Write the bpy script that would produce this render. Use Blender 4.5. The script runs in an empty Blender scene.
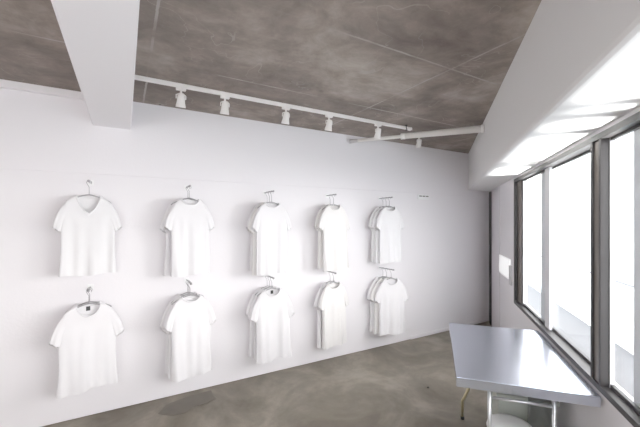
import bpy, bmesh, math, random
from mathutils import Vector, Matrix
random.seed(7)
R = math.radians
C = bpy.context.scene.collection
PI = math.pi

# ---------------------------------------------------------------- frames
# shirt wall frame: x = along the wall (s), y = distance towards the wall (p)
RB = R(30.0)
# window wall frame: x = along the wall away from the camera (a), y = -q
RA = R(71.1)
P = 3.36       # shirt wall plane
Q = 0.82       # window wall plane
CEIL = 2.65


def Bp(s, p, z=0.0):
    return Vector((s*math.cos(RB)-p*math.sin(RB), s*math.sin(RB)+p*math.cos(RB), z))


def Ap(a, q, z=0.0):
    return Vector((a*math.cos(RA)+q*math.sin(RA), a*math.sin(RA)-q*math.cos(RA), z))


def to_B(v):
    return (v.x*math.cos(RB)+v.y*math.sin(RB), -v.x*math.sin(RB)+v.y*math.cos(RB))


def to_A(v):
    return (v.x*math.cos(RA)+v.y*math.sin(RA), v.x*math.sin(RA)-v.y*math.cos(RA))


# ---------------------------------------------------------------- materials
def new_mat(name):
    m = bpy.data.materials.new(name)
    m.use_nodes = True
    nt = m.node_tree
    return m, nt, nt.nodes, nt.links, nt.nodes['Principled BSDF']


def simple(name, col, rough=0.6, metal=0.0, bump=0.0, scale=40, var=0.0):
    m, nt, N, L, b = new_mat(name)
    b.inputs['Base Color'].default_value = (*col, 1)
    b.inputs['Roughness'].default_value = rough
    b.inputs['Metallic'].default_value = metal
    if bump or var:
        tc = N.new('ShaderNodeTexCoord')
        nz = N.new('ShaderNodeTexNoise')
        nz.inputs['Scale'].default_value = scale
        nz.inputs['Detail'].default_value = 5
        L.new(tc.outputs['Object'], nz.inputs['Vector'])
        if var:
            mx = N.new('ShaderNodeMix'); mx.data_type = 'RGBA'
            mx.inputs[6].default_value = (*[c*(1-var) for c in col], 1)
            mx.inputs[7].default_value = (*[min(1, c*(1+var)) for c in col], 1)
            L.new(nz.outputs['Fac'], mx.inputs[0])
            L.new(mx.outputs[2], b.inputs['Base Color'])
        if bump:
            bp = N.new('ShaderNodeBump')
            bp.inputs['Strength'].default_value = bump
            bp.inputs['Distance'].default_value = 0.01
            L.new(nz.outputs['Fac'], bp.inputs['Height'])
            L.new(bp.outputs['Normal'], b.inputs['Normal'])
    return m


def ramp(N, stops):
    r = N.new('ShaderNodeValToRGB')
    while len(r.color_ramp.elements) < len(stops):
        r.color_ramp.elements.new(0.5)
    for e, (p, c) in zip(r.color_ramp.elements, stops):
        e.position = p
        e.color = (*c, 1) if len(c) == 3 else c
    return r


def math_node(N, L, op, a, b=None):
    n = N.new('ShaderNodeMath'); n.operation = op
    for i, v in enumerate((a, b)):
        if v is None:
            continue
        if isinstance(v, (int, float)):
            n.inputs[i].default_value = v
        else:
            L.new(v, n.inputs[i])
    return n.outputs[0]


def mixc(N, L, fac, a, b, mode='MIX'):
    m = N.new('ShaderNodeMix'); m.data_type = 'RGBA'; m.blend_type = mode
    for i, v in ((0, fac), (6, a), (7, b)):
        if isinstance(v, (int, float)):
            m.inputs[i].default_value = v
        elif isinstance(v, tuple):
            m.inputs[i].default_value = (*v, 1)
        else:
            L.new(v, m.inputs[i])
    return m.outputs[2]


def noise(N, L, vec, scale, detail=5, rough=0.55, dist=0.0):
    n = N.new('ShaderNodeTexNoise')
    n.inputs['Scale'].default_value = scale
    n.inputs['Detail'].default_value = detail
    n.inputs['Roughness'].default_value = rough
    n.inputs['Distortion'].default_value = dist
    L.new(vec, n.inputs['Vector'])
    return n.outputs['Fac']


def ceiling_mat():
    m, nt, N, L, b = new_mat('cast_concrete')
    tc = N.new('ShaderNodeTexCoord')           # the ceiling object is in the shirt-wall frame
    co = tc.outputs['Object']
    n1 = noise(N, L, co, 1.3, 7, 0.6, 0.4)
    n2 = noise(N, L, co, 5, 9, 0.72, 0.5)
    mp = N.new('ShaderNodeMapping'); L.new(co, mp.inputs['Vector'])
    mp.inputs['Scale'].default_value = (1.2, 3.2, 1)
    n3 = noise(N, L, mp.outputs['Vector'], 2.0, 6, 0.6, 0.3)
    r1 = ramp(N, [(0.32, (0.130, 0.101, 0.083)), (0.5, (0.215, 0.174, 0.147)), (0.66, (0.37, 0.317, 0.272))])
    L.new(n1, r1.inputs['Fac'])
    r2 = ramp(N, [(0.32, (0.55, 0.52, 0.50)), (0.68, (1.25, 1.25, 1.25))])
    L.new(n2, r2.inputs['Fac'])
    r3 = ramp(N, [(0.3, (0.75, 0.74, 0.73)), (0.65, (1.12, 1.12, 1.12))])
    L.new(n3, r3.inputs['Fac'])
    c = mixc(N, L, 0.7, r1.outputs['Color'], r2.outputs['Color'], 'MULTIPLY')
    c = mixc(N, L, 0.8, c, r3.outputs['Color'], 'MULTIPLY')
    # board joints: lines along the wall every 0.9 m, across every 1.8 m
    sx = N.new('ShaderNodeSeparateXYZ'); L.new(co, sx.inputs[0])

    def lines(src, off, period, wid):
        v = math_node(N, L, 'SUBTRACT', src, off)
        v = math_node(N, L, 'DIVIDE', v, period)
        v = math_node(N, L, 'ADD', v, 100.5)
        v = math_node(N, L, 'FRACT', v)
        v = math_node(N, L, 'SUBTRACT', v, 0.5)
        v = math_node(N, L, 'ABSOLUTE', v)
        return math_node(N, L, 'LESS_THAN', v, wid/period)
    wob = math_node(N, L, 'MULTIPLY', n2, 0.02)
    py = math_node(N, L, 'ADD', sx.outputs['Y'], wob)
    px = math_node(N, L, 'ADD', sx.outputs['X'], wob)
    ln = math_node(N, L, 'MAXIMUM', lines(py, 1.57, 0.9, 0.007), lines(px, 1.95, 1.8, 0.007))
    brk = ramp(N, [(0.44, (0.05, 0.05, 0.05)), (0.58, (0.75, 0.75, 0.75))])
    L.new(noise(N, L, co, 2.2, 3), brk.inputs['Fac'])
    ln = math_node(N, L, 'MULTIPLY', ln, brk.outputs['Color'])
    c = mixc(N, L, ln, c, (0.40, 0.365, 0.33))
    vn = noise(N, L, co, 1.9, 3, 0.5, 0.8)
    vn = math_node(N, L, 'ABSOLUTE', math_node(N, L, 'SUBTRACT', vn, 0.52))
    vn = math_node(N, L, 'MULTIPLY', math_node(N, L, 'LESS_THAN', vn, 0.0035), brk.outputs['Color'])
    c = mixc(N, L, math_node(N, L, 'MULTIPLY', vn, 0.5), c, (0.40, 0.365, 0.33))
    # form-tie holes
    vo = N.new('ShaderNodeTexVoronoi'); vo.inputs['Scale'].default_value = 1.65
    vo.inputs['Randomness'].default_value = 0.6
    L.new(co, vo.inputs['Vector'])
    sep = N.new('ShaderNodeMapping'); sep.inputs['Scale'].default_value = (1, 1, 0)
    L.new(co, sep.inputs['Vector']); L.new(sep.outputs['Vector'], vo.inputs['Vector'])
    hole = math_node(N, L, 'LESS_THAN', vo.outputs['Distance'], 0.026)
    ring = math_node(N, L, 'LESS_THAN', vo.outputs['Distance'], 0.06)
    ring = math_node(N, L, 'MULTIPLY', ring, 0.35)
    c = mixc(N, L, ring, c, (0.40, 0.37, 0.34))
    c = mixc(N, L, hole, c, (0.03, 0.025, 0.02))
    L.new(c, b.inputs['Base Color'])
    b.inputs['Roughness'].default_value = 0.75
    bp = N.new('ShaderNodeBump'); bp.inputs['Strength'].default_value = 0.25
    bp.inputs['Distance'].default_value = 0.01
    L.new(n2, bp.inputs['Height']); L.new(bp.outputs['Normal'], b.inputs['Normal'])
    return m


def floor_mat():
    m, nt, N, L, b = new_mat('mortar_floor')
    tc = N.new('ShaderNodeTexCoord'); co = tc.outputs['Object']
    n1 = noise(N, L, co, 1.6, 8, 0.62, 0.6)
    n2 = noise(N, L, co, 9, 8, 0.65, 0.3)
    r1 = ramp(N, [(0.36, (0.115, 0.096, 0.068)), (0.5, (0.175, 0.151, 0.115)), (0.62, (0.265, 0.232, 0.185))])
    L.new(n1, r1.inputs['Fac'])
    r2 = ramp(N, [(0.3, (0.75, 0.75, 0.74)), (0.7, (1.12, 1.12, 1.12))])
    L.new(n2, r2.inputs['Fac'])
    c = mixc(N, L, 0.6, r1.outputs['Color'], r2.outputs['Color'], 'MULTIPLY')
    L.new(c, b.inputs['Base Color'])
    b.inputs['Roughness'].default_value = 0.5
    b.inputs['Specular IOR Level'].default_value = 0.35
    bp = N.new('ShaderNodeBump'); bp.inputs['Strength'].default_value = 0.15
    bp.inputs['Distance'].default_value = 0.005
    L.new(n2, bp.inputs['Height']); L.new(bp.outputs['Normal'], b.inputs['Normal'])
    return m


def glass_mat():
    m, nt, N, L, b = new_mat('window_glass')
    out = N['Material Output']
    tr = N.new('ShaderNodeBsdfTransparent'); tr.inputs[0].default_value = (0.97, 0.985, 0.99, 1)
    gl = N.new('ShaderNodeBsdfGlossy'); gl.inputs['Roughness'].default_value = 0.02
    mx = N.new('ShaderNodeMixShader'); mx.inputs[0].default_value = 0.06
    L.new(tr.outputs[0], mx.inputs[1]); L.new(gl.outputs[0], mx.inputs[2])
    L.new(mx.outputs[0], out.inputs['Surface'])
    return m


def steel_mat():
    m, nt, N, L, b = new_mat('sheet_steel')
    tc = N.new('ShaderNodeTexCoord'); co = tc.outputs['Object']
    mp = N.new('ShaderNodeMapping'); mp.inputs['Scale'].default_value = (1, 2.2, 1)
    L.new(co, mp.inputs['Vector'])
    n1 = noise(N, L, mp.outputs['Vector'], 1.5, 4, 0.5, 0.3)
    r = ramp(N, [(0.3, (0.16, 0.16, 0.16)), (0.7, (0.24, 0.24, 0.24))])
    L.new(n1, r.inputs['Fac']); L.new(r.outputs['Color'], b.inputs['Roughness'])
    b.inputs['Base Color'].default_value = (0.60, 0.64, 0.74, 1)
    b.inputs['Metallic'].default_value = 0.9
    bp = N.new('ShaderNodeBump'); bp.inputs['Strength'].default_value = 0.03
    bp.inputs['Distance'].default_value = 0.01
    L.new(n1, bp.inputs['Height']); L.new(bp.outputs['Normal'], b.inputs['Normal'])
    return m


def fabric(name, col):
    m, nt, N, L, b = new_mat(name)
    tc = N.new('ShaderNodeTexCoord'); co = tc.outputs['Object']
    n1 = noise(N, L, co, 9, 3)
    c = mixc(N, L, n1, tuple(x*0.97 for x in col), tuple(min(0.93, x*1.02) for x in col))
    L.new(c, b.inputs['Base Color'])
    b.inputs['Roughness'].default_value = 0.9
    b.inputs['Specular IOR Level'].default_value = 0.1
    n2 = noise(N, L, co, 400, 2)
    bp = N.new('ShaderNodeBump'); bp.inputs['Strength'].default_value = 0.1
    bp.inputs['Distance'].default_value = 0.002
    L.new(n2, bp.inputs['Height']); L.new(bp.outputs['Normal'], b.inputs['Normal'])
    return m


M_wall = simple('white_wall_paint', (0.845, 0.82, 0.842), 0.6, bump=0.08, scale=60)
M_beam = simple('white_beam_paint', (0.88, 0.855, 0.872), 0.6, bump=0.05, scale=60)
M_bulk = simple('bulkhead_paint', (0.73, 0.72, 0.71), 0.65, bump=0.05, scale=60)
M_ceil = ceiling_mat()
M_floor = floor_mat()
M_patch = simple('damp_mortar', (0.10, 0.085, 0.062), 0.5, var=0.25, scale=12)
M_glass = glass_mat()
M_steel = steel_mat()
M_dark = simple('dark_anodised_frame', (0.018, 0.015, 0.015), 0.55, 0.1)
M_bronze = simple('bronze_frame', (0.16, 0.135, 0.115), 0.4, 0.4)
M_alu = simple('pale_aluminium', (0.58, 0.57, 0.58), 0.35, 0.5)
M_sash = simple('pale_sash', (0.80, 0.79, 0.80), 0.35)
M_track = simple('white_enamel', (0.90, 0.87, 0.84), 0.4)
M_spotface = simple('lamp_glass', (0.55, 0.55, 0.52), 0.2)
M_pole_thin = simple('grey_enamel', (0.42, 0.39, 0.38), 0.5)
M_pole = simple('cream_enamel', (0.78, 0.74, 0.70), 0.45)
M_black = simple('black_rubber', (0.02, 0.02, 0.02), 0.6)
M_wire = simple('chromed_wire', (0.38, 0.37, 0.38), 0.3, 0.9)
M_brass = simple('brassy_tube', (0.45, 0.38, 0.22), 0.35, 0.8)
M_tube = simple('steel_tube', (0.60, 0.61, 0.62), 0.3, 0.85)
M_cloth = [fabric('white_cotton', (0.83, 0.815, 0.83)), fabric('warm_white_cotton', (0.82, 0.80, 0.785)),
           fabric('cool_white_cotton', (0.83, 0.82, 0.83))]
M_tag = simple('black_woven_tag', (0.03, 0.03, 0.03), 0.8)
M_out = simple('outside_white_render', (0.85, 0.85, 0.85), 0.8, var=0.05, scale=2)
M_terrace = simple('terrace_paving', (0.085, 0.083, 0.085), 0.8, var=0.2, scale=4)
M_rail = simple('pale_rail', (0.13, 0.13, 0.135), 0.5)
M_stool = simple('white_vinyl', (0.80, 0.79, 0.76), 0.45, bump=0.1, scale=15)
M_crate = simple('grey_green_plastic', (0.36, 0.385, 0.34), 0.5)
M_bag = simple('dark_fabric', (0.10, 0.105, 0.095), 0.8, bump=0.4, scale=18)
M_plate = simple('white_plastic', (0.88, 0.88, 0.88), 0.3)
M_sunpatch = simple('glowing_sun_patch', (0.88, 0.88, 0.88), 0.3)
M_sunpatch.node_tree.nodes['Principled BSDF'].inputs['Emission Color'].default_value = (1, 1, 1, 1)
M_sunpatch.node_tree.nodes['Principled BSDF'].inputs['Emission Strength'].default_value = 0.7  # emission stands in for sunlight falling on the wall
M_slot = simple('slot_shadow', (0.08, 0.075, 0.07), 0.8)


# ---------------------------------------------------------------- mesh helpers
def link(name, bm, mat, parent=None, smooth=False, loc=None, rz=None):
    me = bpy.data.meshes.new(name)
    bmesh.ops.recalc_face_normals(bm, faces=bm.faces)
    bm.to_mesh(me); bm.free()
    for mm in (mat if isinstance(mat, (list, tuple)) else [mat]):
        me.materials.append(mm)
    if smooth:
        for p in me.polygons:
            p.use_smooth = True
    o = bpy.data.objects.new(name, me); C.objects.link(o)
    if parent is not None:
        o.parent = parent
    if loc is not None:
        o.location = loc
    if rz is not None:
        o.rotation_euler = (0, 0, rz)
    return o


def box(bm, x0, x1, y0, y1, z0, z1, bev=0.0):
    r = bmesh.ops.create_cube(bm, size=1.0)
    vs = r['verts']
    for v in vs:
        v.co = Vector(((x0+x1)/2+v.co.x*(x1-x0), (y0+y1)/2+v.co.y*(y1-y0), (z0+z1)/2+v.co.z*(z1-z0)))
    if bev:
        es = list({e for v in vs for e in v.link_edges})
        bmesh.ops.bevel(bm, geom=es, offset=bev, segments=2, affect='EDGES', profile=0.6)


def tube(bm, pts, r, n=10, cap=True):
    pts = [Vector(p) for p in pts]
    rr = r if isinstance(r, (list, tuple)) else [r]*len(pts)
    rings = []
    up = None
    for i, p in enumerate(pts):
        if i == 0:
            t = pts[1]-pts[0]
        elif i == len(pts)-1:
            t = pts[-1]-pts[-2]
        else:
            t = (pts[i]-pts[i-1]).normalized()+(pts[i+1]-pts[i]).normalized()
        t.normalize()
        if up is None:
            up = Vector((0, 0, 1)) if abs(t.z) < 0.9 else Vector((1, 0, 0))
        x = up.cross(t)
        if x.length < 1e-4:
            x = Vector((1, 0, 0)).cross(t)
        x.normalize(); y = t.cross(x).normalized(); up = y
        rings.append([bm.verts.new(p+x*rr[i]*math.cos(2*PI*k/n)+y*rr[i]*math.sin(2*PI*k/n)) for k in range(n)])
    for a, b in zip(rings, rings[1:]):
        for k in range(n):
            bm.faces.new((a[k], a[(k+1) % n], b[(k+1) % n], b[k]))
    if cap:
        bm.faces.new(rings[0]); bm.faces.new(rings[-1])


def lathe(bm, prof, n=24, c=(0, 0, 0)):
    rings = []
    for r, z in prof:
        rings.append([bm.verts.new((c[0]+max(r, 1e-4)*math.cos(2*PI*k/n), c[1]+max(r, 1e-4)*math.sin(2*PI*k/n), c[2]+z)) for k in range(n)])
    for a, b in zip(rings, rings[1:]):
        for k in range(n):
            bm.faces.new((a[k], a[(k+1) % n], b[(k+1) % n], b[k]))
    bm.faces.new(rings[0]); bm.faces.new(rings[-1])


def struct(name, bm, mat, rz=0.0, parent=None):
    o = link(name, bm, mat, parent, rz=rz if parent is None else None)
    if parent is None:
        o['kind'] = 'structure'
    return o


def tag(o, label, cat, group=None):
    o['label'] = label; o['category'] = cat
    if group:
        o['group'] = group
    return o


def thing(name, label, cat, loc, rz=0.0, group=None):
    o = bpy.data.objects.new(name, None); C.objects.link(o)
    o.empty_display_size = 0.05
    o.location = loc; o.rotation_euler = (0, 0, rz)
    return tag(o, label, cat, group)


def new():
    return bmesh.new()


# ---------------------------------------------------------------- room shell
# corner of shirt wall and window wall, found as the crossing of the two planes
# s*u + P*n = a*ua + Q*na
u, n_ = Bp(1, 0), Bp(0, 1)
ua, na = Ap(1, 0), Ap(0, 1)
rhs = na*Q - n_*P
det = u.x*(-ua.y) - (-ua.x)*u.y
S_C = (rhs.x*(-ua.y) - (-ua.x)*rhs.y)/det
corner = Bp(S_C, P)
A_C = to_A(corner)[0]

S_L = -3.6
A_N = -2.0
left_far = Bp(S_L, P)
left_near = Bp(S_L, -1.2)
right_near = Ap(A_N, Q)


def poly(pts, z):
    bm = new()
    bm.faces.new([bm.verts.new((p.x, p.y, z)) for p in pts])
    return bm


def slab(pts, z0, z1, frame=RB):
    bm = new()
    rot = Matrix.Rotation(-frame, 3, 'Z')
    pts = [rot @ Vector((p.x, p.y, 0)) for p in pts]
    lo = [bm.verts.new((p.x, p.y, z0)) for p in pts]
    hi = [bm.verts.new((p.x, p.y, z1)) for p in pts]
    bm.faces.new(lo); bm.faces.new(hi)
    for i in range(len(pts)):
        j = (i+1) % len(pts)
        bm.faces.new((lo[i], lo[j], hi[j], hi[i]))
    return bm


room = [corner+Vector((0.25, 0.25, 0)), left_far+n_*0.15, left_near, right_near+na*0.12]
struct('floor', slab(room, -0.15, 0.0), M_floor, RB)
struct('ceiling', slab(room, CEIL, CEIL+0.2), M_ceil, RB)

# shirt wall: lower board lining stands 12 mm proud with a shadow reveal at 2.0 m
bm = new()
box(bm, S_L, S_C+0.05, P, P+0.12, 0.010, 1.992)
box(bm, S_L, S_C+0.05, P+0.02, P+0.12, 0.0, 0.012)
box(bm, S_L, S_C+0.05, P+0.004, P+0.12, 2.000, CEIL)
box(bm, S_L, S_C+0.05, P+0.020, P+0.12, 1.990, 2.002)
struct('wall_back', bm, M_wall, RB)
# left end wall
bm = new(); box(bm, S_L-0.12, S_L, -1.2, P+0.12, 0, CEIL)
struct('wall_left', bm, M_wall, RB)

# wall behind the camera, with a wide opening to the street
bk0, bk1 = left_near, right_near
bv = bk1-bk0; RK = math.atan2(bv.y, bv.x); LK = bv.length
bm = new()
OP0, OP1, OZ0, OZ1 = 0.6, 1.9, 0.9, 2.2
box(bm, 0, OP0, -0.12, 0, 0, CEIL); box(bm, OP1, LK, -0.12, 0, 0, CEIL)
box(bm, OP0, OP1, -0.12, 0, 0, OZ0); box(bm, OP0, OP1, -0.12, 0, OZ1, CEIL)
o = struct('wall_front', bm, M_wall, RK); o.location = bk0

# small cove between ceiling and wall, left of the beam
bm = new()
box(bm, S_L, -0.235, P-0.035, P+0.004, CEIL-0.055, CEIL)
struct('trim_1', bm, M_beam, RB)

# beam dropping from the ceiling, square to the shirt wall
S0, S1, ZB = -0.235, 0.047, 2.40
bm = new()
prof = [(S0, CEIL), (S0, ZB+0.012), (S0+0.012, ZB), (S1-0.006, ZB), (S1, ZB+0.006), (S1, CEIL)]
ra = [bm.verts.new((x, P+0.004, z)) for x, z in prof]
rb = [bm.verts.new((x, -1.1, z)) for x, z in prof]
bm.faces.new(ra); bm.faces.new(rb)
for i in range(len(prof)):
    j = (i+1) % len(prof)
    bm.faces.new((ra[i], ra[j], rb[j], rb[i]))
o = struct('ceiling_beam', bm, M_beam, RB)

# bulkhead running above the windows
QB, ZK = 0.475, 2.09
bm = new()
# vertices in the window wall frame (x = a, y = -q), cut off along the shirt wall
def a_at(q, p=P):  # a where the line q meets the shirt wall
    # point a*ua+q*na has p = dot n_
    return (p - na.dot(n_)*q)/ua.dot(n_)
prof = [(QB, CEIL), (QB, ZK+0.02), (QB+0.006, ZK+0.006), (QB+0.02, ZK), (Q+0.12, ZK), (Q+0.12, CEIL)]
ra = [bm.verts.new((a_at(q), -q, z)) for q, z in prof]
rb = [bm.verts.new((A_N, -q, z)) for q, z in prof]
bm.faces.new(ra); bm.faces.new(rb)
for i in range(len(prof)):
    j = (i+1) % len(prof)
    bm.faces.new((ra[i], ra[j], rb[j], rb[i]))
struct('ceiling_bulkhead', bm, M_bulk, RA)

# window wall
W0, W1, ZS, ZH = -0.95, 4.19, 0.715, 2.065
bm = new()
box(bm, A_N, A_C+0.2, -Q-0.12, -Q, 0.0, ZS)
box(bm, A_N, A_C+0.2, -Q-0.12, -Q, ZH, ZK+0.01)
box(bm, W1, A_C+0.2, -Q-0.12, -Q, ZS, ZH)
box(bm, A_N, W0, -Q-0.12, -Q, ZS, ZH)
struct('wall_right', bm, M_wall, RA)

# low pale skirting near the corner
bm = new()
box(bm, 3.35, S_C, P-0.012, P, 0.008, 0.055, 0.003)
struct('baseboard_back', bm, M_wall, RB)

# dark strip closing the corner
bm = new()
box(bm, A_C-0.24, A_C-0.09, -Q, -Q+0.02, 0.0, 2.075, 0.003)
struct('trim_2', bm, M_dark, RA)
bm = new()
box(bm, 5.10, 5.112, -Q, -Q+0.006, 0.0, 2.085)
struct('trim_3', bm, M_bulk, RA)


# windows: one frame per bay with two sliding sashes each
def window(idx, a0, a1, split):
    w = bpy.data.objects.new('window_%d' % idx, None); C.objects.link(w)
    w.location = Ap(a0, Q, ZS); w.rotation_euler = (0, 0, RA); w['kind'] = 'structure'
    L = a1-a0; H = ZH-ZS; t = 0.032
    # outer frame, in local coords x 0..L, y -0.07 (outside) .. 0.012 (room)
    far = 0.24 if idx == 1 else 0.060
    bm = new()
    box(bm, 0, L, -0.07, 0.012, 0, t, 0.002)
    box(bm, 0, L, -0.07, 0.012, H-t, H, 0.002)
    if idx == 1:
        box(bm, L-0.03, L, -0.028, 0.012, t, H-t, 0.002)
        box(bm, L-far, L-far+0.045, -0.045, -0.024, t, H-t, 0.002)
    else:
        box(bm, L-far, L-far+0.022, -0.04, 0.012, t, H-t, 0.002)
    box(bm, 0.038, 0.060, -0.04, 0.012, t, H-t, 0.002)
    link('window_frame', bm, M_dark, w)
    bm = new()
    if idx == 1:
        box(bm, L-far+0.045, L-0.03, -0.045, -0.020, t, H-t, 0.002)
    else:
        box(bm, L-far+0.022, L, -0.04, 0.002, t, H-t, 0.002)
    box(bm, 0.0, 0.038, -0.04, 0.002, t, H-t, 0.002)
    link('window_post', bm, M_bronze, w)
    s = split-a0
    for (x0, x1, y, wl, wr) in ((s-0.12, L-far, -0.036, 0.12, 0.008), (0.060, s+0.20, -0.060, 0.008, 0.17)):
        bm = new()
        box(bm, x0, x0+wl, y-0.010, y+0.010, t, H-t, 0.003)
        box(bm, x1-wr, x1, y-0.010, y+0.010, t, H-t, 0.003)
        sh = link('sash', bm, M_sash, w)
        bm = new()
        box(bm, x0+wl, x1-wr, y-0.010, y+0.010, t, t+0.022, 0.003)
        box(bm, x0+wl, x1-wr, y-0.010, y+0.010, H-t-0.016, H-t, 0.003)
        link('sash_rail', bm, M_dark, sh)
        bm = new()
        box(bm, x0+wl, x1-wr, y-0.003, y+0.003, t+0.022, H-t-0.016)
        link('pane', bm, M_glass, sh)
    return w


window(1, 2.19, W1, 3.22)
window(2, 0.60, 2.19, 1.76)
window(3, W0, 0.60, -0.15)


# ---------------------------------------------------------------- outside
bm = new(); box(bm, -6, 12, -2.25, -Q-0.12, -0.12, 0.0)
struct('terrace', bm, M_terrace, RA)
bm = new(); box(bm, -6, 12, -2.40, -2.25, -0.12, 0.12)
struct('terrace_kerb', bm, M_out, RA)
bm = new(); box(bm, -6, 16, -7.0, -4.0, -3.0, -0.4)
struct('ground_outside', bm, M_out, RA)


def neighbour(name, label, a0, a1, q0, q1, z1, wins):
    t = thing(name, label, 'building', Ap(a0, q0, -0.4), RA)
    bm = new(); box(bm, 0, a1-a0, -(q1-q0), 0, 0, z1+0.4)
    link('wall', bm, M_out, t)
    bm = new(); box(bm, -0.05, a1-a0+0.05, -(q1-q0)-0.05, 0.05, z1+0.4, z1+0.48, 0.01)
    link('roof_edge', bm, M_rail, t)
    for (x0, x1, z0, zt) in wins:
        bm = new()
        box(bm, x0, x1, 0, 0.02, z0, zt, 0.005)
        f = link('window', bm, M_alu, t)
        bm = new()
        box(bm, x0+0.05, x1-0.05, 0.02, 0.025, z0+0.05, zt-0.05)
        link('pane', bm, simple('pale_pane', (0.6, 0.62, 0.65), 0.2), f)
    return t


neighbour('neighbour_building', 'low white rendered building seen through the window bays, across the terrace',
          -2, 7.6, 4.0, 6.8, 0.80, [])
neighbour('neighbour_tower', 'taller pale building beyond the far pane of the windows', 8.2, 11.5, 3.6, 6.6, 4.2,
          [(0.3, 1.0, 1.4, 2.4), (1.4, 2.1, 1.4, 2.4)])
rl = thing('terrace_railing', 'thin pale metal railing along the outer edge of the terrace', 'railing', Ap(-1, 2.33, 0.12), RA)
bm = new(); box(bm, 0, 11, -0.018, 0.018, 0.66, 0.69, 0.004); link('handrail', bm, M_rail, rl)
for k in range(12):
    bm = new(); x = 0.1+k*0.98
    box(bm, x-0.012, x+0.012, -0.012, 0.012, 0, 0.66, 0.002); link('post', bm, M_rail, rl)


# ---------------------------------------------------------------- floor patch and speck
f338 = 338.0


def floor_pt(x, y, z=0.0):
    d = f338*(1.6-z)/(y-222.0)
    return Vector(((x-320)/f338*d, d, z))


bm = new()
pp = [floor_pt(x, y) for x, y in ((158, 414), (166, 405), (190, 396), (211, 390.5), (213, 395), (216, 399), (205, 404), (193, 407), (186, 413), (172, 416))]
# world positions were read off a plan; rebuild as a thin skin of darker screed
lo = [bm.verts.new((p.x, p.y, 0.0005)) for p in pp]
hi = [bm.verts.new((p.x, p.y, 0.002)) for p in pp]
bm.faces.new(lo); bm.faces.new(hi)
for i in range(len(pp)):
    j = (i+1) % len(pp); bm.faces.new((lo[i], lo[j], hi[j], hi[i]))
o = link('floor_patch', bm, M_patch); o['kind'] = 'structure'

bm = new()
lathe(bm, [(0.006, 0.0), (0.012, 0.004), (0.010, 0.010), (0.003, 0.013)], 10)
o = link('pebble', bm, M_black, smooth=True, loc=floor_pt(428, 388))
tag(o, 'tiny black speck of debris alone on the open concrete floor', 'debris')

# ---------------------------------------------------------------- shirts, hangers, rails


def lerp(a, b, t):
    return a+(b-a)*t


def keyed(keys, v):
    for (k0, k1) in zip(keys, keys[1:]):
        if v <= k1[0]+1e-9:
            t = (v-k0[0])/(k1[0]-k0[0])
            return [lerp(a, b, t) for a, b in zip(k0[1:], k1[1:])]
    return list(keys[-1][1:])


def shirt_body(length, hw, dip, seed, sway=0.0, flare=0.0):
    rnd = random.Random(seed)
    ph = [rnd.uniform(0, 6.28) for _ in range(6)]
    zh = -length
    # v, half width, half depth, z, front dip, back dip, fold amplitude
    ar = 0.255
    def df(f, z):      # front surface runs evenly from the collar dip down to the armpit line
        return dip+(ar-dip)*f+z
    keys = [(0.0, hw*(1.03+flare), 0.030, zh, 0.0, 0.0, 0.014),
            (0.35, hw*1.0, 0.028, lerp(zh, -0.20, 0.40), 0.0, 0.0, 0.010),
            (0.62, hw*0.99, 0.030, -ar, 0.0, 0.0, 0.005),
            (0.72, hw*0.985, 0.030, -0.17, df(0.80, -0.17), 0.0, 0.003),
            (0.82, hw*0.96, 0.027, -0.100, df(0.58, -0.100), 0.02, 0.001),
            (0.88, hw*0.87, 0.023, -0.058, df(0.38, -0.058), 0.025, 0.0),
            (0.94, hw*0.68, 0.022, -0.026, df(0.18, -0.026), 0.02, 0.0),
            (1.0, 0.082, 0.026, 0.0, dip, 0.015, 0.0)]
    bm = new(); n = 72; rows = []
    NV = 44
    for j in range(NV+1):
        v = j/NV
        w, d, z, df, db, am = keyed(keys, v)
        ring = []
        for k in range(n):
            th = 2*PI*k/n
            c, s = math.cos(th), math.sin(th)
            x = w*math.copysign(abs(c)**0.85, c)
            y = d*math.copysign(abs(s)**0.6, s)
            xn = x/hw
            fold = (math.sin(xn*5.2+ph[0]+v*1.2)+0.7*math.sin(xn*9.5+ph[1]-v*2)+0.4*math.sin(xn*15+ph[2]))*am
            side = -1 if s < 0 else 1
            y += fold*(1 if side < 0 else 0.8)*min(1, abs(s)*2.5) + 0.006*am/0.01*math.sin(ph[3]+xn*2)
            sh_ = abs(s)**1.3
            if s < 0 and dip > 0.1:
                sh_ = 0.62*sh_+0.38*(1-abs(c)**0.85)
            zz = z-(df if s < 0 else db)*sh_
            zz += (0.006*math.sin(xn*4+ph[4])+0.012*xn*sway)*(1-v)**2
            x += sway*0.06*(1-v)
            ring.append(bm.verts.new((x, y, zz)))
        rows.append(ring)
    for a, b in zip(rows, rows[1:]):
        for k in range(n):
            bm.faces.new((a[k], a[(k+1) % n], b[(k+1) % n], b[k]))
    return bm, [v.co.copy() for v in rows[-1]]


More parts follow.
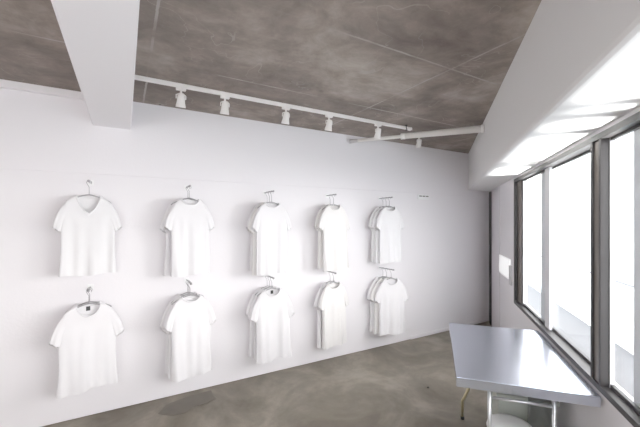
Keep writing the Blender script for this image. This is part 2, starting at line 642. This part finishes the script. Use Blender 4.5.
def shirt_sleeve(side, hw, seed, out=0.085, drop=0.0):
    rnd = random.Random(seed*3+side)
    ph = rnd.uniform(0, 6.28)
    bm = new(); n = 28; rows = []
    T0, T1 = Vector((hw*0.80, 0, -0.052)), Vector((hw+out*0.66, 0, -0.250-drop))
    B0, B1 = Vector((hw*0.80, 0, -0.22)), Vector((hw*0.97, 0, -0.292-drop))
    NV = 14
    for j in range(NV+1):
        t = j/NV
        top = T0.lerp(T1, t)+Vector((0.012, 0, 0.010))*math.sin(PI*t)
        bot = B0.lerp(B1, t)
        c = (top+bot)/2; ax = (top-bot)/2
        dep = lerp(0.022, 0.026, t)
        if t > 0.97:
            dep = 0.024
        ring = []
        for k in range(n):
            th = 2*PI*k/n
            p = c+ax*math.cos(th)
            y = dep*math.copysign(abs(math.sin(th))**0.7, math.sin(th))
            y += 0.004*math.sin(math.cos(th)*6+ph+t*3)*t
            ring.append(bm.verts.new((side*p.x, y, p.z)))
        rows.append(ring)
    for a, b in zip(rows, rows[1:]):
        for k in range(n):
            bm.faces.new((a[k], a[(k+1) % n], b[(k+1) % n], b[k]))
    # hem turned back inside
    last = rows[-1]
    cen = sum((v.co for v in last), Vector())/n
    inner = [bm.verts.new(cen+(v.co-cen)*0.9+Vector((-side*0.012, 0, 0.012))) for v in last]
    for k in range(n):
        bm.faces.new((last[k], last[(k+1) % n], inner[(k+1) % n], inner[k]))
    return bm


def neckband(ring):
    bm = new()
    pts = ring+[ring[0]]
    n = len(ring)
    rows = []
    for i, p in enumerate(ring):
        q = ring[(i+1) % n]-ring[i-1]
        q.normalize()
        inw = Vector((-p.x, 0, 0))
        inw = inw.normalized() if inw.length > 1e-5 else Vector((0, 0, 1))
        up = Vector((0, 0, 1)) if abs(p.x) < 0.05 else (Vector((0, 0, 1))*0.6+inw*0.6)
        out = Vector((0, math.copysign(0.003, p.y), 0))
        rows.append((bm.verts.new(p+out-up*0.004), bm.verts.new(p+out+up*0.011), bm.verts.new(p-out*0.5+up*0.011), bm.verts.new(p-out*0.5-up*0.004)))
    for i in range(n):
        a, b = rows[i], rows[(i+1) % n]
        for k in range(4):
            bm.faces.new((a[k], a[(k+1) % 4], b[(k+1) % 4], b[k]))
    return bm


def make_shirt(label, loc, rz, length, hw, dip, seed, mat, out=0.085, sway=0.0, tagged=False, flare=0.0, drop=0.0):
    t = thing('t_shirt', label, 'T-shirt', loc, rz, 'white T-shirts hung along the wall')
    bm, ring = shirt_body(length, hw, dip, seed, sway, flare)
    link('shirt_body', bm, mat, t, True)
    for sd in (-1, 1):
        link('sleeve', shirt_sleeve(sd, hw, seed, out, drop), mat, t, True)
    link('neckband', neckband(ring), mat, t, True)
    if tagged:
        bm = new(); box(bm, -0.014, 0.014, 0.016, 0.019, -0.050, -0.016)
        o = link('neck_tag', bm, M_tag, t); o['label'] = 'black woven tag inside the collar'
    return t


def hanger_mesh_hook():
    bm = new()
    pts = []
    r = 0.017
    for k in range(15):
        a = R(-35+k*250/14)
        pts.append((r*math.cos(a)*-1, 0, r*math.sin(a)-r+0.0075))
    pts = pts[::-1]
    # runs from the open tip over the bar and down the stem
    pts = [(p[0], p[1], p[2]) for p in pts]
    if pts[-1][0] < pts[0][0]:
        pass
    pts += [(0.0, 0, -0.045), (0, 0, -0.072-DROP)]
    tube(bm, pts, 0.0024, 8)
    return bm


def hanger_mesh_arms():
    bm = new()
    pts = []
    for k in range(-12, 13):
        x = 0.152*k/12
        ax = abs(x)/0.152
        z = -0.068-DROP-0.020*ax-0.040*ax**1.7 - (0.006 if abs(k) == 12 else 0)
        y = 0.010*ax**2
        pts.append((x, y, z))
    tube(bm, pts, 0.0045, 8)
    return bm


hook_mesh = None
hangers = []


def make_hanger(label, loc, rz):
    global hook_mesh
    if hook_mesh is None:
        t = thing('hanger', label, 'hanger', loc, rz, 'wire hangers carrying the T-shirts')
        a = link('hook', hanger_mesh_hook(), M_wire, t, True)
        b = link('hanger_arm', hanger_mesh_arms(), M_wire, t, True)
        hook_mesh = (t, a, b)
        return t
    t0, a0, b0 = hook_mesh
    t = t0.copy(); C.objects.link(t)
    t.location = loc; t.rotation_euler = (0, 0, rz); t['label'] = label
    for ch in (a0, b0):
        c = ch.copy(); C.objects.link(c); c.parent = t
    return t


def make_bar(label, s, z, L):
    t = thing('hanging_rail', label, 'wall rail', Bp(s, P, z), RB, 'short rails projecting from the wall')
    bm = new(); box(bm, -0.022, 0.022, -0.004, 0, -0.022, 0.022, 0.0015); link('wall_plate', bm, M_plate, t)
    bm = new(); tube(bm, [(0, -0.004, 0), (0, -L, 0)], 0.006, 12)
    link('rod', bm, M_wire, t, True)
    bm = new(); lathe(bm, [(0.004, -0.009), (0.009, -0.006), (0.0105, 0), (0.009, 0.006), (0.004, 0.009)], 14, (0, 0, 0))
    for v in bm.verts:
        v.co = Vector((v.co.x, v.co.z-L, v.co.y))
    link('end_knob', bm, M_wire, t, True)
    return t


cols = ['leftmost', 'second', 'middle', 'fourth', 'rightmost']
colw = ['on the leftmost rail', 'on the second rail from left', 'on the middle rail', 'on the fourth rail from left', 'on the rightmost rail']
S_R = [-0.245, 0.50, 1.27, 2.03, 2.815]
ZT, ZL = [1.922, 1.92, 1.905, 1.905, 1.90], [1.065, 1.06, 1.045, 1.03, 1.02]
DROP = 0.037
# per rack: list from back to front of (dy from wall, yaw deg, dx, length, half width, dip, mat, out, sway, tagged, flare, drop)
up = [
    [(0.12, 9, -.01, .625, .170, .145, 2, .075, 0, 0, .03, 0)],
    [(0.075, 6, -.02, .68, .165, .05, 0, .085, -.3, 0, .0, .02), (0.15, 10, .02, .68, .160, .06, 0, .080, .2, 0, 0, .0)],
    [(0.07, 10, -.02, .68, .165, .05, 0, .080, -.2, 0, .0, .0), (0.135, 6, -.01, .71, .170, .05, 1, .080, 0, 0, 0, .02), (0.195, 8, .01, .71, .165, .05, 0, .075, .1, 0, 0, .0)],
    [(0.075, 12, -.02, .70, .165, .05, 1, .085, .1, 0, .0, .0), (0.15, 8, .02, .73, .170, .06, 1, .080, .5, 0, .02, .0)],
    [(0.07, 4, -.03, .67, .165, .05, 2, .085, 0, 0, .0, .0), (0.13, 4, -.01, .68, .165, .05, 0, .085, .1, 0, 0, .0), (0.19, 2, .02, .68, .165, .06, 2, .085, .3, 0, .02, .0)],
]
dn = [
    [(0.08, 10, -.02, .66, .165, .06, 2, .085, 0, 0, .0, .02), (0.15, 13, -.005, .66, .180, .09, 0, .085, 0, 1, .04, .0)],
    [(0.07, 8, -.02, .68, .165, .05, 0, .085, -.2, 0, .0, .02), (0.135, 12, -.01, .69, .165, .05, 0, .075, 0, 0, 0, .03), (0.195, 9, .02, .71, .165, .05, 0, .075, .2, 0, 0, .0)],
    [(0.07, 8, -.02, .67, .165, .05, 0, .085, -.3, 0, .0, .0), (0.135, 4, -.0, .68, .165, .05, 0, .085, .2, 0, 0, .02), (0.20, 2, .02, .70, .170, .07, 0, .095, .3, 1, .03, .02)],
    [(0.075, 10, -.02, .70, .165, .05, 0, .075, -.1, 0, .0, .0), (0.15, 8, .01, .70, .160, .06, 1, .075, .2, 0, 0, .0)],
    [(0.07, 0, -.04, .66, .165, .05, 0, .090, -.1, 0, .0, .0), (0.135, -4, -.015, .665, .165, .05, 1, .090, 0, 0, 0, .0), (0.222, -12, .02, .67, .165, .07, 0, .100, .1, 0, .02, .0)],
]
seed = 10
for row, (zs, spec) in (('upper', (ZT, up)), ('lower', (ZL, dn))):
    for i, rack in enumerate(spec):
        L = rack[-1][0]+0.045
        z = zs[i]
        make_bar('short metal rail jutting from the wall, %s of the %s row' % (cols[i], row), S_R[i], z, L)
        nn = len(rack)
        for j, (dy, yaw, dx, ln, hw, dip, mi, out, sway, tg, fl, dr) in enumerate(rack):
            pos = '' if nn == 1 else (['back', 'front'] if nn == 2 else ['back', 'middle', 'front'])[j]
            if nn == 1:
                lab = 'white T-shirt with a deep open neck, alone on the leftmost rail of the upper row'
                lh = 'silver wire hanger in the open-necked T-shirt, leftmost of the upper row'
            else:
                ex = ' with black neck tag' if tg else ''
                lab = 'white T-shirt%s, %s one %s, %s row' % (ex, pos, colw[i], row)
                lh = 'silver hanger of the %s shirt %s, %s row' % (pos, colw[i], row)
            rz = RB+R(yaw)
            base = Bp(S_R[i], P-dy, z)
            make_hanger(lh, base, rz)
            off = Bp(dx*0.4, 0, 0)
            make_shirt(lab, base+off+Vector((0, 0, -0.078-DROP)), rz, ln, hw+0.010, dip, seed, M_cloth[mi], out, sway, bool(tg), fl, dr)
            seed += 1

# small plate with slots at the end of the rail line
t = thing('wall_vent', 'small white wall plate with dark slots right of the shirts, near the corner', 'vent', Bp(3.60, P, 1.945), RB)
bm = new(); box(bm, -0.11, 0.11, -0.012, 0, -0.035, 0.035, 0.003); link('plate', bm, M_plate, t)
for k in (-1, 0, 1):
    bm = new(); box(bm, k*0.064-0.025, k*0.064+0.025, -0.0145, -0.011, 0.006, 0.020); link('slot', bm, M_slot, t)

# sun patch imitated by a glowing panel, on the wall left of the window
t = thing('sun_patch_panel', 'white panel glowing to imitate a sun patch on the wall between corner and first window', 'panel', Ap(4.42, Q, 0.93), RA)
bm = new(); box(bm, 0, 0.66, 0, 0.012, 0, 0.23, 0.004); link('sun_patch_face', bm, M_sunpatch, t)
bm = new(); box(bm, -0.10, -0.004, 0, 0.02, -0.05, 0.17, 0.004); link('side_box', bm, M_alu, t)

# ---------------------------------------------------------------- ceiling track with spotlights
PT = 2.76


def s_on(x, p):
    k = (x-320)/f338
    d = p/(math.cos(RB)-math.sin(RB)*k)
    return d*(math.cos(RB)*k+math.sin(RB))


sa, sb = S1, s_on(409, PT)
t = thing('lighting_track', 'long white lighting track fixed under the concrete ceiling', 'track', Bp(sa, PT, CEIL), RB)
bm = new()
box(bm, 0, sb-sa, -0.017, 0.017, -0.025, 0, 0.003)
link('rail', bm, M_track, t)
bm = new(); box(bm, sb-sa, sb-sa+0.03, -0.019, 0.019, -0.028, 0, 0.003); link('end_cap', bm, M_track, t)
spot0 = None
words_ = ['first spotlight from the beam', 'second spotlight from the beam', 'third spotlight from the beam',
          'fourth spotlight from the beam', 'fifth spotlight from the beam, just before the white pole']
for i, x in enumerate((181, 225, 286, 329, 378)):
    loc = Bp(s_on(x, PT), PT, CEIL-0.025)
    lab = 'small white '+words_[i]+', on the ceiling track'
    if spot0 is None:
        t = thing('spotlight', lab, 'spotlight', loc, RB, 'white spotlights on the ceiling track')
        bm = new(); box(bm, -0.035, 0.035, -0.016, 0.016, -0.022, 0, 0.003)
        a = link('adapter', bm, M_track, t)
        bm = new(); tube(bm, [(0, 0, -0.022), (0, 0, -0.055)], 0.008, 10)
        tube(bm, [(-0.034, 0, -0.088), (-0.034, 0, -0.06), (-0.02, 0, -0.052), (0.02, 0, -0.052), (0.034, 0, -0.06), (0.034, 0, -0.088)], 0.004, 8)
        b = link('yoke', bm, M_track, t, True)
        bm = new()
        lathe(bm, [(0.014, 0.052), (0.024, 0.046), (0.027, 0.02), (0.029, -0.01), (0.036, -0.045), (0.036, -0.052), (0.030, -0.052), (0.027, -0.040)], 20)
        rot = Matrix.Rotation(R(18), 3, 'X')
        for v in bm.verts:
            v.co = rot @ v.co + Vector((0, 0, -0.098))
        c = link('lamp_head', bm, M_track, t, True)
        bm = new(); lathe(bm, [(0.027, -0.040), (0.024, -0.044), (0.0, -0.046)], 20)
        for v in bm.verts:
            v.co = rot @ v.co + Vector((0, 0, -0.098))
        d = link('lens', bm, M_spotface, c, True)
        spot0 = (t, a, b, c, d)
    else:
        t0, a, b, c, d = spot0
        t = t0.copy(); C.objects.link(t); t.location = loc; t['label'] = lab
        for ch in (a, b):
            k = ch.copy(); C.objects.link(k); k.parent = t
        k = c.copy(); C.objects.link(k); k.parent = t
        m = d.copy(); C.objects.link(m); m.parent = k
# the last one, beyond the pole on the ceiling itself
t0, a, b, c, d = spot0
t = t0.copy(); C.objects.link(t)
t.location = Bp(s_on(419, 2.95), 2.95, CEIL)
t['label'] = 'small white spotlight under the ceiling beyond the white pole, nearest the corner'
for ch in (a, b):
    k = ch.copy(); C.objects.link(k); k.parent = t
k = c.copy(); C.objects.link(k); k.parent = t
m = d.copy(); C.objects.link(m); m.parent = k

t = thing('ceiling_hook', 'small black hook under the ceiling beside the end of the track', 'hook', Bp(s_on(405, 2.72), 2.70, CEIL), RB)
bm = new(); lathe(bm, [(0.012, 0), (0.013, -0.006), (0.006, -0.014)], 12); link('rose', bm, M_black, t, True)
bm = new(); tube(bm, [(0, 0, -0.01), (0, 0, -0.03), (0.008, 0, -0.045), (0.0, 0, -0.06), (-0.01, 0, -0.052)], 0.0055, 8)
link('hook', bm, M_black, t, True)

# telescopic pole braced from the bulkhead to the shirt wall
pa = Ap(to_A(Vector((1.700, 3.49, 0)))[0], QB, 2.565)
k = (349-320)/f338
d_ = (P)/(math.cos(RB)-math.sin(RB)*k)
pb = Vector((k*d_, d_, 1.6+(222-141.5)/f338*d_))
pb = pb - n_*0.006
t = thing('tension_pole', 'thick white telescopic pole spanning from the bulkhead to the shirt wall', 'pole', pa, 0)
v = pb-pa
mid = v*0.56
dirn = v.normalized()
bm = new(); tube(bm, [dirn*0.012, mid*0.5, mid], [0.036, 0.034, 0.030], 18); link('outer_tube', bm, M_pole, t, True)
bm = new(); tube(bm, [mid*0.98, v*0.97], 0.020, 14); link('inner_tube', bm, M_pole, t, True)
bm = new(); tube(bm, [mid-dirn*0.02, mid+dirn*0.03], 0.034, 18); link('collar', bm, M_track, t, True)
bm = new(); tube(bm, [v-dirn*0.11, v-dirn*0.02, v-dirn*0.01], [0.021, 0.024, 0.026], 16); o = link('end_pad', bm, M_pole_thin, t, True)
o['label'] = 'grey end pad against the wall'
bm = new(); tube(bm, [dirn*0.003, dirn*0.03], 0.042, 16); link('end_pad', bm, M_track, t, True)

# ---------------------------------------------------------------- table
TA0, TA1, TQ0, TQ1, TZ = 2.125, 3.25, 0.115, 0.808, 0.695
t = thing('steel_table', 'steel-topped folding table standing against the window wall', 'table', Ap(TA0, TQ0, 0), RA)
LA, LQ = TA1-TA0, TQ1-TQ0   # local x 0..LA, y 0..-LQ
bm = new(); box(bm, 0, LA, -LQ, 0, TZ-0.006, TZ, 0.0025); link('tabletop', bm, M_steel, t)
bm = new()
box(bm, 0.0, LA, -0.004, 0.0, TZ-0.055, TZ-0.006)
box(bm, 0.0, LA, -LQ, -LQ+0.004, TZ-0.055, TZ-0.006)
box(bm, 0.0, 0.004, -LQ+0.004, -0.004, TZ-0.055, TZ-0.006)
box(bm, LA-0.004, LA, -LQ+0.004, -0.004, TZ-0.055, TZ-0.006)
link('apron', bm, M_steel, t)


def loc_(a, q, z):
    return (a-TA0, -(q-TQ0), z)


for q in (0.300, 0.625):
    bm = new(); tube(bm, [loc_(2.205, q, TZ-0.007), loc_(2.205, q, 0.02)], 0.011, 12)
    lg = link('leg', bm, M_tube, t, True)
    bm = new(); tube(bm, [loc_(2.205, q, 0.0), loc_(2.205, q, 0.025)], 0.014, 12); link('rubber_foot', bm, M_black, lg, True)
bm = new(); tube(bm, [loc_(2.205, 0.300, 0.57), loc_(2.205, 0.625, 0.57)], 0.009, 10)
link('crossbar', bm, M_tube, t, True)
bm = new(); tube(bm, [loc_(2.205, 0.300, 0.20), loc_(2.205, 0.625, 0.20)], 0.009, 10)
link('crossbar', bm, M_tube, t, True)
bm = new()
tube(bm, [loc_(2.97, 0.205, 0.02), loc_(2.97, 0.205, 0.15), loc_(2.97, 0.225, 0.19), loc_(2.97, 0.42, TZ-0.007)], 0.011, 12)
lg = link('leg', bm, M_brass, t, True); lg['label'] = 'bent brassy leg at the far end'
bm = new(); tube(bm, [loc_(2.97, 0.205, 0.0), loc_(2.97, 0.205, 0.025)], 0.015, 12); link('rubber_foot', bm, M_black, lg, True)
bm = new()
tube(bm, [loc_(2.97, 0.72, 0.02), loc_(2.97, 0.72, 0.15), loc_(2.97, 0.70, 0.19), loc_(2.97, 0.50, TZ-0.007)], 0.011, 12)
lg = link('leg', bm, M_brass, t, True)
bm = new(); tube(bm, [loc_(2.97, 0.72, 0.0), loc_(2.97, 0.72, 0.025)], 0.015, 12); link('rubber_foot', bm, M_black, lg, True)

# low round stool under the table
t = thing('round_stool', 'low round stool with a white padded seat under the steel table', 'stool', Ap(2.36, 0.435, 0), RA)
bm = new(); lathe(bm, [(0.0, 0.285), (0.105, 0.285), (0.125, 0.295), (0.132, 0.32), (0.125, 0.345), (0.09, 0.358), (0.0, 0.362)], 32)
link('seat', bm, M_stool, t, True)
for k in range(4):
    a = k*PI/2+PI/4
    bm = new(); tube(bm, [(0.08*math.cos(a), 0.08*math.sin(a), 0.29), (0.12*math.cos(a), 0.12*math.sin(a), 0.0)], 0.010, 10)
    link('leg', bm, M_tube, t, True)

# grey crate and dark bag behind, under the table
t = thing('storage_crate', 'grey-green plastic crate on the floor under the table by the window wall', 'crate', Ap(2.56, 0.40, 0), RA)
bm = new()
LX, LY, H = 0.36, 0.34, 0.44
box(bm, 0, LX, -0.012, 0, 0, H, 0.002); box(bm, 0, LX, -LY, -LY+0.012, 0, H, 0.002)
box(bm, 0, 0.012, -LY+0.012, -0.012, 0, H, 0.002); box(bm, LX-0.012, LX, -LY+0.012, -0.012, 0, H, 0.002)
box(bm, 0.012, LX-0.012, -LY+0.012, -0.012, 0, 0.012)
link('crate_body', bm, M_crate, t)
bm = new()
box(bm, -0.012, LX+0.012, 0, 0.012, H-0.03, H, 0.002); box(bm, -0.012, LX+0.012, -LY-0.012, -LY, H-0.03, H, 0.002)
box(bm, -0.012, 0, -LY, 0, H-0.03, H, 0.002); box(bm, LX, LX+0.012, -LY, 0, H-0.03, H, 0.002)
link('crate_rim', bm, M_crate, t)

from mathutils import noise as mn
bm = new(); NX, NZ = 26, 34; grid = []
for i in range(NX+1):
    col_ = []
    for j in range(NZ+1):
        y = -0.17-0.13*i/NX
        tt = j/NZ*0.46                      # length along the drape: back over the rim, then down the near face
        if tt < 0.12:
            x, z = 0.105-tt, 0.452+0.004
        elif tt < 0.16:
            a = (tt-0.12)/0.04*PI/2
            x, z = -0.015-0.025*math.sin(a), 0.456-0.02*(1-math.cos(a))
        else:
            x, z = -0.040, 0.436-(tt-0.16)*0.85
        f = min(1, max(0, tt-0.14)/0.1)
        w_ = mn.noise(Vector((y*22, z*9, 1.7)))*0.022+math.sin(y*60+z*20)*0.008
        x -= f*(abs(w_)+0.004)
        y += f*0.12*(0.3-(z-0.2))*(0.5-i/NX)
        z += 0.006*abs(mn.noise(Vector((x*20, y*20, 0))))+0.02*f*math.sin(i*0.5)*(tt/0.46)
        col_.append(bm.verts.new((x, y, z)))
    grid.append(col_)
for i in range(NX):
    for j in range(NZ):
        bm.faces.new((grid[i][j], grid[i+1][j], grid[i+1][j+1], grid[i][j+1]))
o = link('draped_cloth', bm, M_bag, smooth=True, loc=Ap(2.56, 0.40, 0), rz=RA)
tag(o, 'crumpled dark cloth draped over the near side of the crate under the table', 'cloth')

# ---------------------------------------------------------------- light
w = bpy.data.worlds.new('sky'); bpy.context.scene.world = w
w.use_nodes = True
bg = w.node_tree.nodes['Background']
bg.inputs['Color'].default_value = (0.97, 0.97, 1.0, 1)
bg.inputs['Strength'].default_value = 10.0
_N, _L = w.node_tree.nodes, w.node_tree.links
_tc = _N.new('ShaderNodeTexCoord'); _dp = _N.new('ShaderNodeVectorMath'); _dp.operation = 'DOT_PRODUCT'
_L.new(_tc.outputs['Generated'], _dp.inputs[0]); _dp.inputs[1].default_value = (0.946, -0.1, 0)
_r = ramp(_N, [(0.0, (0.86, 0.93, 1.0)), (0.3, (1.0, 0.965, 0.965))])
_L.new(_dp.outputs['Value'], _r.inputs['Fac']); _L.new(_r.outputs['Color'], bg.inputs['Color'])


def area(name, loc, target, sx, sy, power, col=(1, 1, 1), spread=180):
    l = bpy.data.lights.new(name, 'AREA'); l.shape = 'RECTANGLE'
    l.size = sx; l.size_y = sy; l.energy = power; l.color = col; l.spread = R(spread)
    o = bpy.data.objects.new(name, l); C.objects.link(o)
    o.location = loc
    o.rotation_euler = (Vector(target)-Vector(loc)).to_track_quat('-Z', 'Y').to_euler()
    return o


sun = bpy.data.lights.new('sun', 'SUN'); sun.energy = 2.2; sun.angle = R(24); sun.color = (1.0, 0.97, 0.95)
so = bpy.data.objects.new('sun', sun); C.objects.link(so)
so.rotation_euler = Vector((-0.956, 0.256, -0.05)).to_track_quat('-Z', 'Y').to_euler()

# added unseen fill lamp behind the camera, brightening the upper wall and ceiling
fl = area('upper_wall_fill', (-0.5, -0.75, 1.7), Bp(1.0, P, 2.3), 1.2, 0.8, 22, (1.0, 0.95, 0.93))

# added strip lamp hidden below the sill, imitating sun bounce on the bulkhead soffit
l = bpy.data.lights.new('soffit_fill', 'AREA'); l.shape = 'RECTANGLE'; l.size = 5.2; l.size_y = 0.05
l.energy = 60; l.color = (1, 0.98, 0.95); l.spread = R(13)
o = bpy.data.objects.new('soffit_fill', l); C.objects.link(o)
pos = Ap(1.3, 1.12, 0.25); tgt = Ap(1.3, 0.72, 2.09)
zax = (pos-tgt).normalized(); xax = ua.normalized(); yax = zax.cross(xax).normalized()
o.matrix_world = Matrix.Translation(pos) @ Matrix((xax, yax, zax)).transposed().to_4x4()

# ---------------------------------------------------------------- camera
cam = bpy.data.cameras.new('camera')
cam.sensor_width = 36; cam.lens = 36*f338/640
cam.shift_y = (222-213.5)/640
cam.clip_start = 0.02
co_ = bpy.data.objects.new('camera', cam); C.objects.link(co_)
co_.location = (0, 0, 1.6); co_.rotation_euler = (R(90), 0, 0)
sc = bpy.context.scene
sc.camera = co_
sc.view_settings.view_transform = 'Standard'
sc.view_settings.look = 'None'
sc.view_settings.exposure = -0.20
sc.view_settings.gamma = 1.30
sc.cycles.caustics_reflective = False
sc.cycles.max_bounces = 14
sc.cycles.diffuse_bounces = 8
sc.cycles.transparent_max_bounces = 16
sc.cycles.sample_clamp_indirect = 8
sc.cycles.use_denoising = True
